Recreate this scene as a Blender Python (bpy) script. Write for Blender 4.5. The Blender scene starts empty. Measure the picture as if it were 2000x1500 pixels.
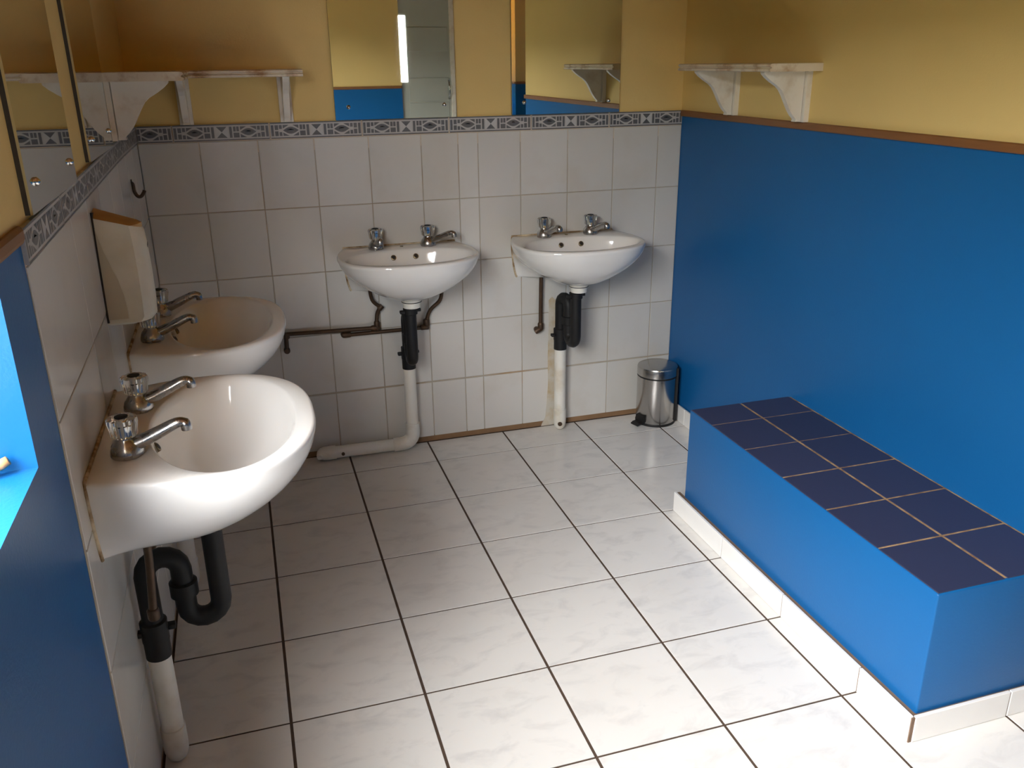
import bpy, bmesh, math, random
from mathutils import Vector, Matrix

random.seed(7)
scene = bpy.context.scene
COL = scene.collection

# ------------------------------------------------------------------ camera
cam_data = bpy.data.cameras.new('camera')
cam = bpy.data.objects.new('camera', cam_data)
COL.objects.link(cam)
scene.camera = cam
cam_data.sensor_fit = 'HORIZONTAL'
cam_data.sensor_width = 36.0
cam_data.lens = 30.2869
cam_data.clip_start = 0.02
_R = [[0.95466, -0.29747, -0.011612], [-0.114694, -0.33153, -0.936447], [0.274716, 0.895321, -0.350616]]
_C = [0.33147, -3.39977, 1.55166]
right, down, fwd = Vector(_R[0]), Vector(_R[1]), Vector(_R[2])
m = Matrix.Identity(4)
for i in range(3):
    m[i][0] = right[i]; m[i][1] = -down[i]; m[i][2] = -fwd[i]; m[i][3] = _C[i]
cam.matrix_world = m

# ------------------------------------------------------------------ world: plain overcast sky
world = bpy.data.worlds.new('world')
scene.world = world
world.use_nodes = True
wn = world.node_tree
bg = wn.nodes['Background']
bg.inputs['Color'].default_value = (0.97, 0.97, 0.98, 1)
bg.inputs['Strength'].default_value = 47.0

# portals tell the renderer where daylight comes in (they give off nothing)
def portal(name, loc, rot, sx, sy):
    ld = bpy.data.lights.new(name, 'AREA')
    ld.shape = 'RECTANGLE'; ld.size = sx; ld.size_y = sy
    ld.cycles.is_portal = True
    o = bpy.data.objects.new(name, ld); COL.objects.link(o)
    o.location = loc; o.rotation_euler = rot
    return o

WY0, WY1, WZ0, WZ1 = -3.80, -2.085, 0.995, 2.20      # window opening in the left wall
portal('window_portal', (-0.178, (WY0 + WY1) / 2, (WZ0 + WZ1) / 2), (0, -math.pi / 2, 0), WZ1 - WZ0, WY1 - WY0)

scene.view_settings.view_transform = 'Standard'
scene.view_settings.look = 'None'
scene.view_settings.gamma = 1.0
scene.view_settings.use_curve_mapping = False
scene.view_settings.exposure = 0.0
try:
    scene.cycles.use_denoising = True
    scene.cycles.max_bounces = 14
    scene.cycles.diffuse_bounces = 8
    scene.cycles.glossy_bounces = 6
    scene.cycles.transmission_bounces = 10
    scene.cycles.transparent_max_bounces = 12
    scene.cycles.caustics_reflective = False
    scene.cycles.caustics_refractive = False
    scene.cycles.sample_clamp_indirect = 6.0
except Exception:
    pass

# ------------------------------------------------------------------ materials
class NT:
    """small helper round a material's node tree"""
    def __init__(self, name):
        self.m = bpy.data.materials.new(name); self.m.use_nodes = True
        self.t = self.m.node_tree; self.p = self.t.nodes['Principled BSDF']
    def n(self, kind, **kw):
        x = self.t.nodes.new(kind)
        for k, v in kw.items():
            if hasattr(x, k): setattr(x, k, v)
            else: x.inputs[k].default_value = v
        return x
    def l(self, a, b): self.t.links.new(a, b)
    def ramp(self, fac, stops):
        r = self.n('ShaderNodeValToRGB'); e = r.color_ramp.elements
        while len(e) < len(stops): e.new(0.5)
        for el, (pos, c) in zip(e, stops):
            el.position = pos; el.color = (c[0], c[1], c[2], 1) if not isinstance(c, (int, float)) else (c, c, c, 1)
        self.l(fac, r.inputs['Fac']); return r.outputs['Color']
    def pos(self):
        return self.n('ShaderNodeNewGeometry').outputs['Position']
    def noise(self, scale, detail=4, rough=0.55, stretch=None, dist=0.0):
        x = self.n('ShaderNodeTexNoise'); x.inputs['Scale'].default_value = scale
        x.inputs['Detail'].default_value = detail; x.inputs['Roughness'].default_value = rough
        x.inputs['Distortion'].default_value = dist
        v = self.pos()
        if stretch:
            mp = self.n('ShaderNodeMapping'); mp.inputs['Scale'].default_value = stretch
            self.l(v, mp.inputs['Vector']); v = mp.outputs['Vector']
        self.l(v, x.inputs['Vector']); return x.outputs['Fac']
    def mix(self, fac, a, b):
        x = self.n('ShaderNodeMix', data_type='RGBA')
        for sock, val in ((x.inputs[0], fac), (x.inputs[6], a), (x.inputs[7], b)):
            if hasattr(val, 'links'): self.l(val, sock)
            elif isinstance(val, (int, float)): sock.default_value = val
            else: sock.default_value = (val[0], val[1], val[2], 1)
        return x.outputs[2]
    def math(self, op, a, b=0.0):
        x = self.n('ShaderNodeMath', operation=op)
        for s, v in ((x.inputs[0], a), (x.inputs[1], b)):
            if hasattr(v, 'links'): self.l(v, s)
            else: s.default_value = v
        return x.outputs[0]
    def color(self, c):
        if hasattr(c, 'links'): self.l(c, self.p.inputs['Base Color'])
        else: self.p.inputs['Base Color'].default_value = (c[0], c[1], c[2], 1)
        return self
    def set(self, **kw):
        for k, v in kw.items():
            s = self.p.inputs[k.replace('_', ' ')]
            if hasattr(v, 'links'): self.l(v, s)
            else: s.default_value = v
        return self
    def bump(self, h, strength, dist=0.01):
        b = self.n('ShaderNodeBump'); b.inputs['Strength'].default_value = strength
        b.inputs['Distance'].default_value = dist
        self.l(h, b.inputs['Height']); self.l(b.outputs['Normal'], self.p.inputs['Normal']); return self

M = {}
CREAM = (0.74, 0.555, 0.225); CREAM2 = (0.68, 0.495, 0.190)
BLUE = (0.006, 0.110, 0.315); BLUE2 = (0.006, 0.096, 0.28)

def two_tone(name, level):
    a = NT(name)
    sep = a.n('ShaderNodeSeparateXYZ'); a.l(a.pos(), sep.inputs[0])
    up = a.math('GREATER_THAN', sep.outputs['Z'], level)
    cloud = a.noise(2.6, 5)
    cream = a.mix(cloud, CREAM, CREAM2)
    blue = a.mix(cloud, BLUE, BLUE2)
    a.color(a.mix(up, blue, cream))
    a.set(Roughness=a.math('ADD', a.math('MULTIPLY', up, 0.3), 0.36))
    a.set(Specular_IOR_Level=0.3)
    a.bump(a.noise(160, 3), 0.10, 0.004)
    M[name] = a.m
two_tone('paint_two_tone', 1.338)
two_tone('paint_two_tone_left', 1.309)

a = NT('paint_blue'); a.color(a.mix(a.noise(3.0, 5), BLUE, BLUE2)).set(Roughness=0.34, Specular_IOR_Level=0.3)
a.bump(a.noise(150, 3), 0.08, 0.004); M['paint_blue'] = a.m
a = NT('paint_cream'); a.color(a.mix(a.noise(2.6, 5), CREAM, CREAM2)).set(Roughness=0.62); M['paint_cream'] = a.m

a = NT('wall_tile_glaze')
oi = a.n('ShaderNodeObjectInfo')
c1 = a.mix(oi.outputs['Random'], (0.555, 0.540, 0.500), (0.61, 0.598, 0.56))
c1 = a.mix(a.ramp(a.noise(5, 6), [(0.52, 0.0), (0.80, 0.5)]), c1, (0.50, 0.445, 0.36))
a.color(c1).set(Roughness=0.2, Specular_IOR_Level=0.5); a.bump(a.noise(9, 2), 0.05, 0.006); M['wall_tile'] = a.m

a = NT('floor_tile_glaze')
n1 = a.noise(9, 6, 0.6, (1, 1.8, 1), 0.6); n2 = a.noise(2.2, 4)
c1 = a.mix(a.ramp(n1, [(0.50, 0.0), (0.72, 1.0)]), (0.70, 0.683, 0.645), (0.58, 0.567, 0.545))
c1 = a.mix(a.ramp(n2, [(0.45, 0.0), (0.75, 0.6)]), c1, (0.645, 0.62, 0.575))
a.color(c1).set(Roughness=0.22, Specular_IOR_Level=0.45); a.bump(a.noise(14, 3), 0.04, 0.005); M['floor_tile'] = a.m

a = NT('floor_grout'); a.color(a.mix(a.noise(30, 4), (0.040, 0.024, 0.014), (0.09, 0.055, 0.035))).set(Roughness=0.9); M['floor_grout'] = a.m

a = NT('wall_grout')
sep = a.n('ShaderNodeSeparateXYZ'); a.l(a.pos(), sep.inputs[0])
dirt = a.math('LESS_THAN', a.math('ADD', sep.outputs['Z'], a.math('MULTIPLY', a.noise(26, 4), 0.03)), 0.043)
g = a.mix(a.noise(7, 5), (0.46, 0.42, 0.35), (0.34, 0.28, 0.20))
g = a.mix(a.ramp(a.noise(2.4, 4), [(0.55, 0.0), (0.7, 0.8)]), g, (0.34, 0.21, 0.10))
g = a.mix(a.math('GREATER_THAN', sep.outputs['Z'], 1.25), g, (0.60, 0.50, 0.38))
a.color(a.mix(dirt, g, a.mix(a.noise(11, 4), (0.16, 0.085, 0.04), (0.30, 0.18, 0.09)))).set(Roughness=0.9); M['wall_grout'] = a.m

a = NT('porcelain'); a.color(a.mix(a.ramp(a.noise(4, 4), [(0.5, 0.0), (0.8, 0.6)]), (0.76, 0.755, 0.735), (0.71, 0.685, 0.63))).set(Roughness=0.09, Specular_IOR_Level=0.5, Coat_Weight=0.3, Coat_Roughness=0.04); M['porcelain'] = a.m
a = NT('caulk'); a.color(a.mix(a.ramp(a.noise(22, 5), [(0.4, 0.0), (0.6, 1.0)]), (0.58, 0.48, 0.33), (0.20, 0.12, 0.05))).set(Roughness=0.8); M['caulk'] = a.m
a = NT('chrome'); a.color((0.40, 0.385, 0.37)).set(Metallic=1.0, Roughness=a.ramp(a.noise(40, 3), [(0.3, 0.18), (0.7, 0.36)])); M['chrome'] = a.m
a = NT('bright_chrome'); a.color((0.75, 0.74, 0.72)).set(Metallic=1.0, Roughness=0.08); M['bright_chrome'] = a.m
a = NT('acrylic'); a.color((0.95, 0.96, 0.95)).set(Transmission_Weight=1.0, IOR=1.49, Roughness=0.06); M['acrylic'] = a.m
a = NT('black_plastic'); a.color(a.mix(a.noise(30, 3), (0.007, 0.007, 0.008), (0.014, 0.013, 0.012))).set(Roughness=0.55, Specular_IOR_Level=0.3); M['black_plastic'] = a.m
a = NT('pvc'); a.color(a.mix(a.ramp(a.noise(8, 5), [(0.48, 0.0), (0.72, 0.8)]), (0.72, 0.70, 0.63), (0.52, 0.44, 0.31))).set(Roughness=0.38); M['pvc'] = a.m
a = NT('old_copper'); a.color(a.mix(a.noise(40, 4), (0.045, 0.026, 0.016), (0.11, 0.065, 0.035))).set(Metallic=0.55, Roughness=0.48); M['old_copper'] = a.m
a = NT('dark_hole'); a.color(a.mix(a.noise(50, 2), (0.012, 0.009, 0.006), (0.03, 0.02, 0.012))).set(Roughness=0.7); M['dark_hole'] = a.m
a = NT('old_brass'); a.color(a.mix(a.noise(60, 3), (0.16, 0.12, 0.07), (0.28, 0.22, 0.13))).set(Metallic=0.8, Roughness=0.4); M['old_brass'] = a.m
a = NT('mirror_glass'); a.color(a.mix(a.noise(3, 3), (0.80, 0.83, 0.79), (0.76, 0.79, 0.75))).set(Metallic=1.0, Roughness=0.012); M['mirror'] = a.m
a = NT('mirror_backing'); a.color(a.mix(a.noise(40, 3), (0.03, 0.028, 0.024), (0.07, 0.06, 0.05))).set(Roughness=0.6); M['mirror_backing'] = a.m

def wood(name, c1, c2, stretch, rough):
    a = NT(name); w = a.noise(6, 6, 0.6, stretch, 1.2)
    a.color(a.mix(w, c1, c2)).set(Roughness=rough); a.bump(w, 0.08, 0.003); M[name] = a.m
wood('trim_wood', (0.25, 0.108, 0.034), (0.16, 0.062, 0.019), (8, 1, 8), 0.42)
wood('trim_wood_x', (0.25, 0.108, 0.034), (0.16, 0.062, 0.019), (1, 8, 8), 0.42)
wood('frame_wood', (0.62, 0.36, 0.17), (0.48, 0.26, 0.11), (8, 1, 8), 0.45)
wood('ceiling_wood', (0.36, 0.17, 0.055), (0.24, 0.105, 0.033), (10, 0.8, 1), 0.5)
a = NT('white_gloss_paint'); a.color(a.mix(a.ramp(a.noise(14, 6), [(0.5, 0.0), (0.72, 0.75)]), (0.74, 0.70, 0.62), (0.52, 0.42, 0.30))).set(Roughness=0.4); M['white_paint'] = a.m
a = NT('worn_board'); a.color(a.mix(a.ramp(a.noise(10, 6, 0.65), [(0.46, 0.0), (0.64, 1.0)]), (0.70, 0.62, 0.48), (0.38, 0.22, 0.10))).set(Roughness=0.5); M['worn_board'] = a.m
a = NT('bench_tile'); oi = a.n('ShaderNodeObjectInfo')
a.color(a.mix(oi.outputs['Random'], (0.030, 0.031, 0.066), (0.038, 0.039, 0.080))).set(Roughness=0.36, Specular_IOR_Level=0.5); a.bump(a.noise(60, 3), 0.04, 0.003); M['bench_tile'] = a.m
a = NT('bench_grout'); a.color(a.mix(a.ramp(a.noise(30, 4), [(0.4, 0.0), (0.65, 1.0)]), (0.42, 0.27, 0.13), (0.20, 0.11, 0.055))).set(Roughness=0.9); M['bench_grout'] = a.m
a = NT('skirting_glaze'); a.color(a.mix(a.noise(12, 4), (0.80, 0.79, 0.76), (0.74, 0.725, 0.69))).set(Roughness=0.25); M['skirting'] = a.m
a = NT('brown_grout'); a.color(a.mix(a.noise(24, 4), (0.11, 0.07, 0.045), (0.22, 0.14, 0.09))).set(Roughness=0.9); M['brown_grout'] = a.m
a = NT('brushed_steel'); br = a.noise(14, 4); a.color((0.50, 0.48, 0.455)).set(Metallic=1.0, Roughness=a.ramp(br, [(0.3, 0.19), (0.7, 0.27)])); M['steel'] = a.m
a = NT('dispenser_plastic'); a.color(a.mix(a.ramp(a.noise(9, 5), [(0.45, 0.0), (0.7, 0.7)]), (0.70, 0.67, 0.55), (0.58, 0.53, 0.39))).set(Roughness=0.42); M['dispenser'] = a.m
a = NT('dispenser_tray'); a.color(a.mix(a.noise(9, 5), (0.56, 0.50, 0.37), (0.48, 0.42, 0.29))).set(Roughness=0.5); M['dispenser_tray'] = a.m
a = NT('dispenser_stained'); a.color(a.mix(a.noise(25, 5), (0.58, 0.36, 0.13), (0.42, 0.23, 0.07))).set(Roughness=0.5); M['dispenser_stain'] = a.m
a = NT('door_paint'); a.color(a.mix(a.noise(4, 5), (0.42, 0.44, 0.40), (0.37, 0.385, 0.35))).set(Roughness=0.45); M['door'] = a.m
a = NT('border_line'); a.color(a.mix(a.noise(40, 4), (0.52, 0.51, 0.49), (0.40, 0.39, 0.38))).set(Roughness=0.3); M['border_line'] = a.m
a = NT('border_cell'); a.color(a.mix(a.noise(45, 5, 0.7), (0.055, 0.057, 0.062), (0.16, 0.16, 0.165))).set(Roughness=0.3); M['border_cell'] = a.m
a = NT('border_light'); a.color(a.mix(a.noise(45, 4), (0.55, 0.55, 0.54), (0.45, 0.45, 0.45))).set(Roughness=0.3); M['border_light'] = a.m
a = NT('ground'); a.color(a.mix(a.noise(2, 5), (0.38, 0.30, 0.20), (0.28, 0.23, 0.15))).set(Roughness=0.95); M['ground'] = a.m
a = NT('print_grey'); a.color(a.mix(a.noise(90, 2), (0.10, 0.10, 0.09), (0.18, 0.17, 0.15))).set(Roughness=0.6); M['print_grey'] = a.m

# window glass: mostly clear, a little mirror-like by angle
a = NT('window_glass'); a.t.nodes.remove(a.p)
out = [x for x in a.t.nodes if x.type == 'OUTPUT_MATERIAL'][0]
lwt = a.n('ShaderNodeLayerWeight'); lwt.inputs['Blend'].default_value = 0.5
fac = a.math('ADD', a.math('MULTIPLY', a.math('POWER', lwt.outputs['Facing'], 5.0), 0.9), 0.04)
tr = a.n('ShaderNodeBsdfTransparent'); gl = a.n('ShaderNodeBsdfGlossy'); gl.inputs['Roughness'].default_value = 0.02
mx = a.n('ShaderNodeMixShader'); a.l(fac, mx.inputs[0]); a.l(tr.outputs[0], mx.inputs[1]); a.l(gl.outputs[0], mx.inputs[2])
a.l(mx.outputs[0], out.inputs['Surface']); M['glass'] = a.m

# ------------------------------------------------------------------ mesh helpers
def tag(o, label=None, cat=None, group=None, kind=None):
    if label: o['label'] = label
    if cat: o['category'] = cat
    if group: o['group'] = group
    if kind: o['kind'] = kind
    return o

def thing(name, loc, label, cat, group=None):
    o = bpy.data.objects.new(name, None); COL.objects.link(o)
    o.location = loc; o.empty_display_size = 0.05
    return tag(o, label, cat, group)

def finish(name, bm, mats, parent=None, org=None, smooth=False, recalc=True, loc=None):
    """one mesh object out of a bmesh whose verts are in world space; org is the origin of the thing it belongs to"""
    if recalc: bmesh.ops.recalc_face_normals(bm, faces=bm.faces[:])
    if org is not None: bmesh.ops.translate(bm, verts=bm.verts[:], vec=-Vector(org))
    me = bpy.data.meshes.new(name); bm.to_mesh(me); bm.free()
    for mm in (mats if isinstance(mats, (list, tuple)) else [mats]): me.materials.append(M[mm])
    if smooth:
        me.polygons.foreach_set('use_smooth', [True] * len(me.polygons))
        if smooth is not True: me.set_sharp_from_angle(angle=math.radians(smooth))
    o = bpy.data.objects.new(name, me); COL.objects.link(o)
    if parent is not None: o.parent = parent
    if loc is not None: o.location = loc
    return o

def box(bm, x0, x1, y0, y1, z0, z1, bev=0.0, seg=1, mat=0):
    vs = [bm.verts.new((x, y, z)) for z in (z0, z1) for y in (y0, y1) for x in (x0, x1)]
    fs = [bm.faces.new([vs[i] for i in q]) for q in ((0, 2, 3, 1), (4, 5, 7, 6), (0, 1, 5, 4), (2, 6, 7, 3), (0, 4, 6, 2), (1, 3, 7, 5))]
    for f in fs: f.material_index = mat
    if bev > 0:
        es = list({e for f in fs for e in f.edges})
        bmesh.ops.bevel(bm, geom=es, offset=bev, segments=seg, profile=0.5, affect='EDGES')

def boxobj(name, dims, mat, parent=None, org=None, bev=0.0, seg=1, smooth=False):
    bm = bmesh.new(); box(bm, *dims, bev=bev, seg=seg)
    return finish(name, bm, mat, parent, org, smooth=smooth)

def smooth_path(pts, sub=6):
    """Catmull-Rom through the points"""
    P = [Vector(p) for p in pts]; out = []
    for i in range(len(P) - 1):
        p0 = P[max(i - 1, 0)]; p1 = P[i]; p2 = P[i + 1]; p3 = P[min(i + 2, len(P) - 1)]
        for k in range(sub):
            t = k / sub
            out.append(0.5 * ((2 * p1) + (p2 - p0) * t + (2 * p0 - 5 * p1 + 4 * p2 - p3) * t * t + (3 * p1 - p0 - 3 * p2 + p3) * t ** 3))
    out.append(P[-1]); return out

def tube(bm, pts, rad, n=16, cap=True, squash=None):
    """rad: number or one radius per point"""
    P = [Vector(p) for p in pts]; rings = []; ref = None
    for i, p in enumerate(P):
        d = (P[min(i + 1, len(P) - 1)] - P[max(i - 1, 0)]).normalized()
        if ref is None:
            ref = Vector((0, 0, 1)) if abs(d.z) < 0.9 else Vector((0, 1, 0))
        s = d.cross(ref).normalized(); u = s.cross(d).normalized(); ref = u
        r = rad[i] if isinstance(rad, (list, tuple)) else rad
        q = squash if squash else 1.0
        rings.append([bm.verts.new(p + s * (math.cos(2 * math.pi * k / n) * r) + u * (math.sin(2 * math.pi * k / n) * r * q)) for k in range(n)])
    for a_, b_ in zip(rings, rings[1:]):
        for k in range(n): bm.faces.new((a_[k], a_[(k + 1) % n], b_[(k + 1) % n], b_[k]))
    if cap:
        bm.faces.new(rings[0][::-1]); bm.faces.new(rings[-1])

def lathe(bm, prof, n=32, c=(0, 0, 0), flute=None, mat=0):
    """prof: (radius, z) pairs; a radius of 0 closes the end"""
    c = Vector(c); rings = []
    for r, z in prof:
        if r < 1e-6: rings.append([bm.verts.new(c + Vector((0, 0, z)))]); continue
        ring = []
        for k in range(n):
            t = 2 * math.pi * k / n
            rr = r * (1 + (flute[0] * math.cos(flute[1] * t) if flute else 0))
            ring.append(bm.verts.new(c + Vector((math.cos(t) * rr, math.sin(t) * rr, z))))
        rings.append(ring)
    for a_, b_ in zip(rings, rings[1:]):
        for k in range(n):
            k2 = (k + 1) % n
            if len(a_) == 1 and len(b_) == 1: continue
            if len(a_) == 1: f = bm.faces.new((a_[0], b_[k2], b_[k]))
            elif len(b_) == 1: f = bm.faces.new((a_[k], a_[k2], b_[0]))
            else: f = bm.faces.new((a_[k], a_[k2], b_[k2], b_[k]))
            f.material_index = mat

def prism(bm, outline, axis_fn, t0, t1):
    """outline of (a, b) extruded from t0 to t1; axis_fn(a, b, t) -> world point"""
    A = [bm.verts.new(axis_fn(a_, b_, t0)) for a_, b_ in outline]
    B = [bm.verts.new(axis_fn(a_, b_, t1)) for a_, b_ in outline]
    n = len(A)
    for i in range(n): bm.faces.new((A[i], A[(i + 1) % n], B[(i + 1) % n], B[i]))
    bm.faces.new(A[::-1]); bm.faces.new(B)

TILE_CACHE = {}
def tile(parent, corners, normal, t, bev, mat, name='tile'):
    """a slab with softened upper edges: its face has the four corners (in order), its body lies behind it.
    Pieces of the same size share one mesh."""
    P = [Vector(c) for c in corners]; nrm = Vector(normal)
    c = sum(P, Vector()) / 4
    key = (tuple(round(v, 4) for p in P for v in (p - c)), tuple(normal), t, bev, mat)
    if key not in TILE_CACHE:
        bm = bmesh.new()
        L = [p - c for p in P]
        def ring(off, ins):
            r = []
            for i in range(4):
                p = L[i]; e1 = (L[(i + 1) % 4] - p).normalized(); e2 = (L[i - 1] - p).normalized()
                r.append(bm.verts.new(p + (e1 + e2) * ins + nrm * off))
            return r
        a_, b_, d_ = ring(-t, 0), ring(-bev, 0), ring(0, bev)
        for u, v in ((a_, b_), (b_, d_)):
            for i in range(4): bm.faces.new((u[i], u[(i + 1) % 4], v[(i + 1) % 4], v[i]))
        bm.faces.new(d_)
        bmesh.ops.recalc_face_normals(bm, faces=bm.faces[:])
        if bm.faces[:][-1].normal.dot(nrm) < 0: bmesh.ops.reverse_faces(bm, faces=bm.faces[:])
        me = bpy.data.meshes.new(name); bm.to_mesh(me); bm.free(); me.materials.append(M[mat])
        TILE_CACHE[key] = me
    o = bpy.data.objects.new(name, TILE_CACHE[key]); COL.objects.link(o)
    o.parent = parent; o.location = c - (parent.location if parent is not None else Vector())
    return o

# ------------------------------------------------------------------ room dimensions
RX = 2.137            # right wall
CEIL = 2.55
REAR = -5.0           # wall behind the camera
RW_END = -2.12        # the right wall stops here and the room goes on to the right
HALLX = 3.2
HZ = 1.352            # top of border tiles and dado trims

def struct(o): return tag(o, kind='structure')

# floor: dark grout bed with separate tiles
floor = struct(boxobj('floor', (-0.3, 4.2, -6.4, 0.15, -0.12, -0.0022), 'floor_grout'))
S = 0.3429
fx = [0.299 + S * i for i in range(0, 12)]
cols = [(0.001, fx[0])] + list(zip(fx, fx[1:]))
fy = [-0.2047 - S * i for i in range(0, 18)]
rows = [(-0.004, fy[0])] + list(zip(fy, fy[1:]))
GX, GY = 0.0038, 0.0031
for (xa, xb) in cols:
    for (ya, yb) in rows:
        y_hi, y_lo = ya - GY, yb + GY
        x_lo, x_hi = xa + GX, xb - GX
        if xa < 0.01: x_lo = 0.004
        if x_lo > 4.1 or y_lo < -6.4: continue
        if x_hi > RX and y_lo > RW_END - 0.12:
            if x_lo > RX: continue
            x_hi = RX - 0.003
        tile(floor, [(x_lo, y_lo, 0), (x_hi, y_lo, 0), (x_hi, y_hi, 0), (x_lo, y_hi, 0)], (0, 0, 1), 0.006, 0.0007, 'floor_tile', 'floor_tile')

# back wall
TB = 0.008            # tile thickness
LP = 0.003            # the left wall's paint lies this far behind the tile face
wall_back = struct(boxobj('wall_back', (-0.2, RX + 0.15, TB, 0.18, 0.0, CEIL), 'paint_two_tone'))
bm = bmesh.new(); box(bm, 0.0, RX, 0.0022, TB + 0.001, 0.0, HZ - 0.001)
finish('grout_bed', bm, 'wall_grout', wall_back)
WX = [0.0, 0.2055, 0.410, 0.6125, 0.8155, 1.018, 1.165, 1.246, 1.4225, 1.625, 1.8275, 2.030, RX]
WZ = [1.2935, 1.0392, 0.7849, 0.5306, 0.2763, 0.022]
g = 0.0016
for i in range(len(WX) - 1):
    for j in range(5):
        x0, x1, z1, z0 = WX[i] + g, WX[i + 1] - g, WZ[j] - g, WZ[j + 1] + g
        if j == 4: z1 -= 0.004
        dx = random.uniform(-0.0006, 0.0006)
        tile(wall_back, [(x0, 0, z0), (x1, 0, z0), (x1, 0, z1), (x0, 0, z1)], (0, -1, 0), TB, 0.0012, 'wall_tile', 'wall_tile')

# rough plaster left round the right-hand waste pipe
a = NT('plaster'); a.color(a.mix(a.ramp(a.noise(16, 5), [(0.42, 0.0), (0.66, 1.0)]), (0.54, 0.50, 0.42), (0.46, 0.35, 0.20))).set(Roughness=0.9); M['plaster'] = a.m
bm = bmesh.new(); prof = [(1.612, 0.0), (1.612, 0.40), (1.600, 0.56), (1.560, 0.60), (1.545, 0.585), (1.545, 0.47), (1.541, 0.33), (1.543, 0.20), (1.536, 0.10), (1.530, 0.04), (1.515, 0.012), (1.510, 0.0)]
prism(bm, prof, lambda x, z, t: Vector((x, t, z)), -0.0012, 0.004); finish('plaster_patch', bm, 'plaster', wall_back)

# border tiles: printed squares, lenses and bow-ties; the print is inlaid polygons
def border_cells():
    """polygons in a unit tile: u 0..1 along, v 0..1 up; (points, material index)"""
    C = []
    def r(u0, u1, v0, v1, m_=1): C.append(([(u0, v0), (u1, v0), (u1, v1), (u0, v1)], m_))
    lo, hi = 0.16, 0.84
    r(0.0, 1.0, 0.0, 0.07); r(0.0, 1.0, 0.93, 1.0)
    r(0.008, 0.035, lo, hi); r(0.965, 0.992, lo, hi)
    for s in (0, 1):
        f = (lambda u: u) if s == 0 else (lambda u: 1 - u)
        def rr(u0, u1, v0, v1): r(min(f(u0), f(u1)), max(f(u0), f(u1)), v0, v1)
        rr(0.048, 0.085, lo, 0.46); rr(0.048, 0.085, 0.54, hi); rr(0.095, 0.125, lo, 0.40); rr(0.095, 0.125, 0.60, hi)
        # lens between two rows of slivers
        n = 8; top = [(f(0.135 + 0.17 * k / n), 0.5 + 0.22 * math.sin(math.pi * k / n)) for k in range(n + 1)]
        bot = [(f(0.135 + 0.17 * k / n), 0.5 - 0.22 * math.sin(math.pi * k / n)) for k in range(n, -1, -1)]
        C.append((top + bot[1:-1], 1))
        C.append(([(f(0.175), 0.505), (f(0.22), 0.60), (f(0.265), 0.505), (f(0.22), 0.53)], 2))
        C.append(([(f(0.135), 0.84), (f(0.20), 0.84), (f(0.135), 0.62)], 1)); C.append(([(f(0.305), 0.84), (f(0.24), 0.84), (f(0.305), 0.62)], 1))
        C.append(([(f(0.135), 0.16), (f(0.20), 0.16), (f(0.135), 0.38)], 1)); C.append(([(f(0.305), 0.16), (f(0.24), 0.16), (f(0.305), 0.38)], 1))
        rr(0.318, 0.345, 0.54, hi); rr(0.352, 0.378, 0.54, hi); rr(0.318, 0.378, lo, 0.46)
        rr(0.392, 0.420, lo, hi)
    C.append(([(0.435, lo), (0.565, lo), (0.565, hi), (0.435, hi)], 2))
    C.append(([(0.445, hi), (0.5, 0.51), (0.555, hi)], 3)); C.append(([(0.445, lo), (0.555, lo), (0.5, 0.49)], 3))
    return C
BCELLS = border_cells()
def clip_u(poly, u0, u1):
    def half(pts, k, sgn):
        out = []
        for i in range(len(pts)):
            p, q = pts[i - 1], pts[i]
            ip, iq = sgn * (p[0] - k) >= 0, sgn * (q[0] - k) >= 0
            if ip != iq:
                t = (k - p[0]) / (q[0] - p[0]); out.append((k, p[1] + t * (q[1] - p[1])))
            if iq: out.append(q)
        return out
    return half(half(poly, u0, 1), u1, -1)
def border_tile(parent, fn, nrm, u0=0.0, u1=1.0, t=0.012):
    """fn(u, v) -> point on the border's face"""
    bm = bmesh.new(); nrm = Vector(nrm)
    q = [(u0, 0), (u1, 0), (u1, 1), (u0, 1)]
    A = [bm.verts.new(Vector(fn(*p)) - nrm * t) for p in q]; B = [bm.verts.new(Vector(fn(*p))) for p in q]
    for i in range(4): bm.faces.new((A[i], A[(i + 1) % 4], B[(i + 1) % 4], B[i]))
    bm.faces.new(B)
    for poly, mi in BCELLS:
        pts = clip_u(poly, u0 + 0.002, u1 - 0.002)
        if len(pts) < 3: continue
        lift = 0.0003 if mi < 3 else 0.0005
        f = bm.faces.new([bm.verts.new(Vector(fn(*p)) + nrm * lift) for p in pts]); f.material_index = 1 if mi == 3 else mi
    bm.normal_update()
    for f in bm.faces:
        if len(f.verts) and abs(f.normal.dot(nrm)) > 0.9 and f.normal.dot(nrm) < 0: f.normal_flip()
    return finish('border_tile', bm, ['border_line', 'border_cell', 'border_light'], parent, parent.location, recalc=False)
BT = 0.3355
bx = [0.0, 0.122, 0.4575, 0.7945, 1.131, 1.4675, 1.8035, RX]
for i in range(7):
    x0, x1 = bx[i] + 0.0025, bx[i + 1] - 0.0025
    if i == 0: x0 = 0.006
    full = BT - 0.005
    if i == 0:
        u0 = 1 - (x1 - x0) / full
        border_tile(wall_back, lambda u, v, x1=x1, full=full: (x1 - (1 - u) * full, -0.004, 1.2955 + v * 0.0565), (0, -1, 0), u0, 1.0)
    else:
        border_tile(wall_back, lambda u, v, x0=x0, x1=x1: (x0 + u * (x1 - x0), -0.004, 1.2955 + v * 0.0565), (0, -1, 0))

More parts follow.
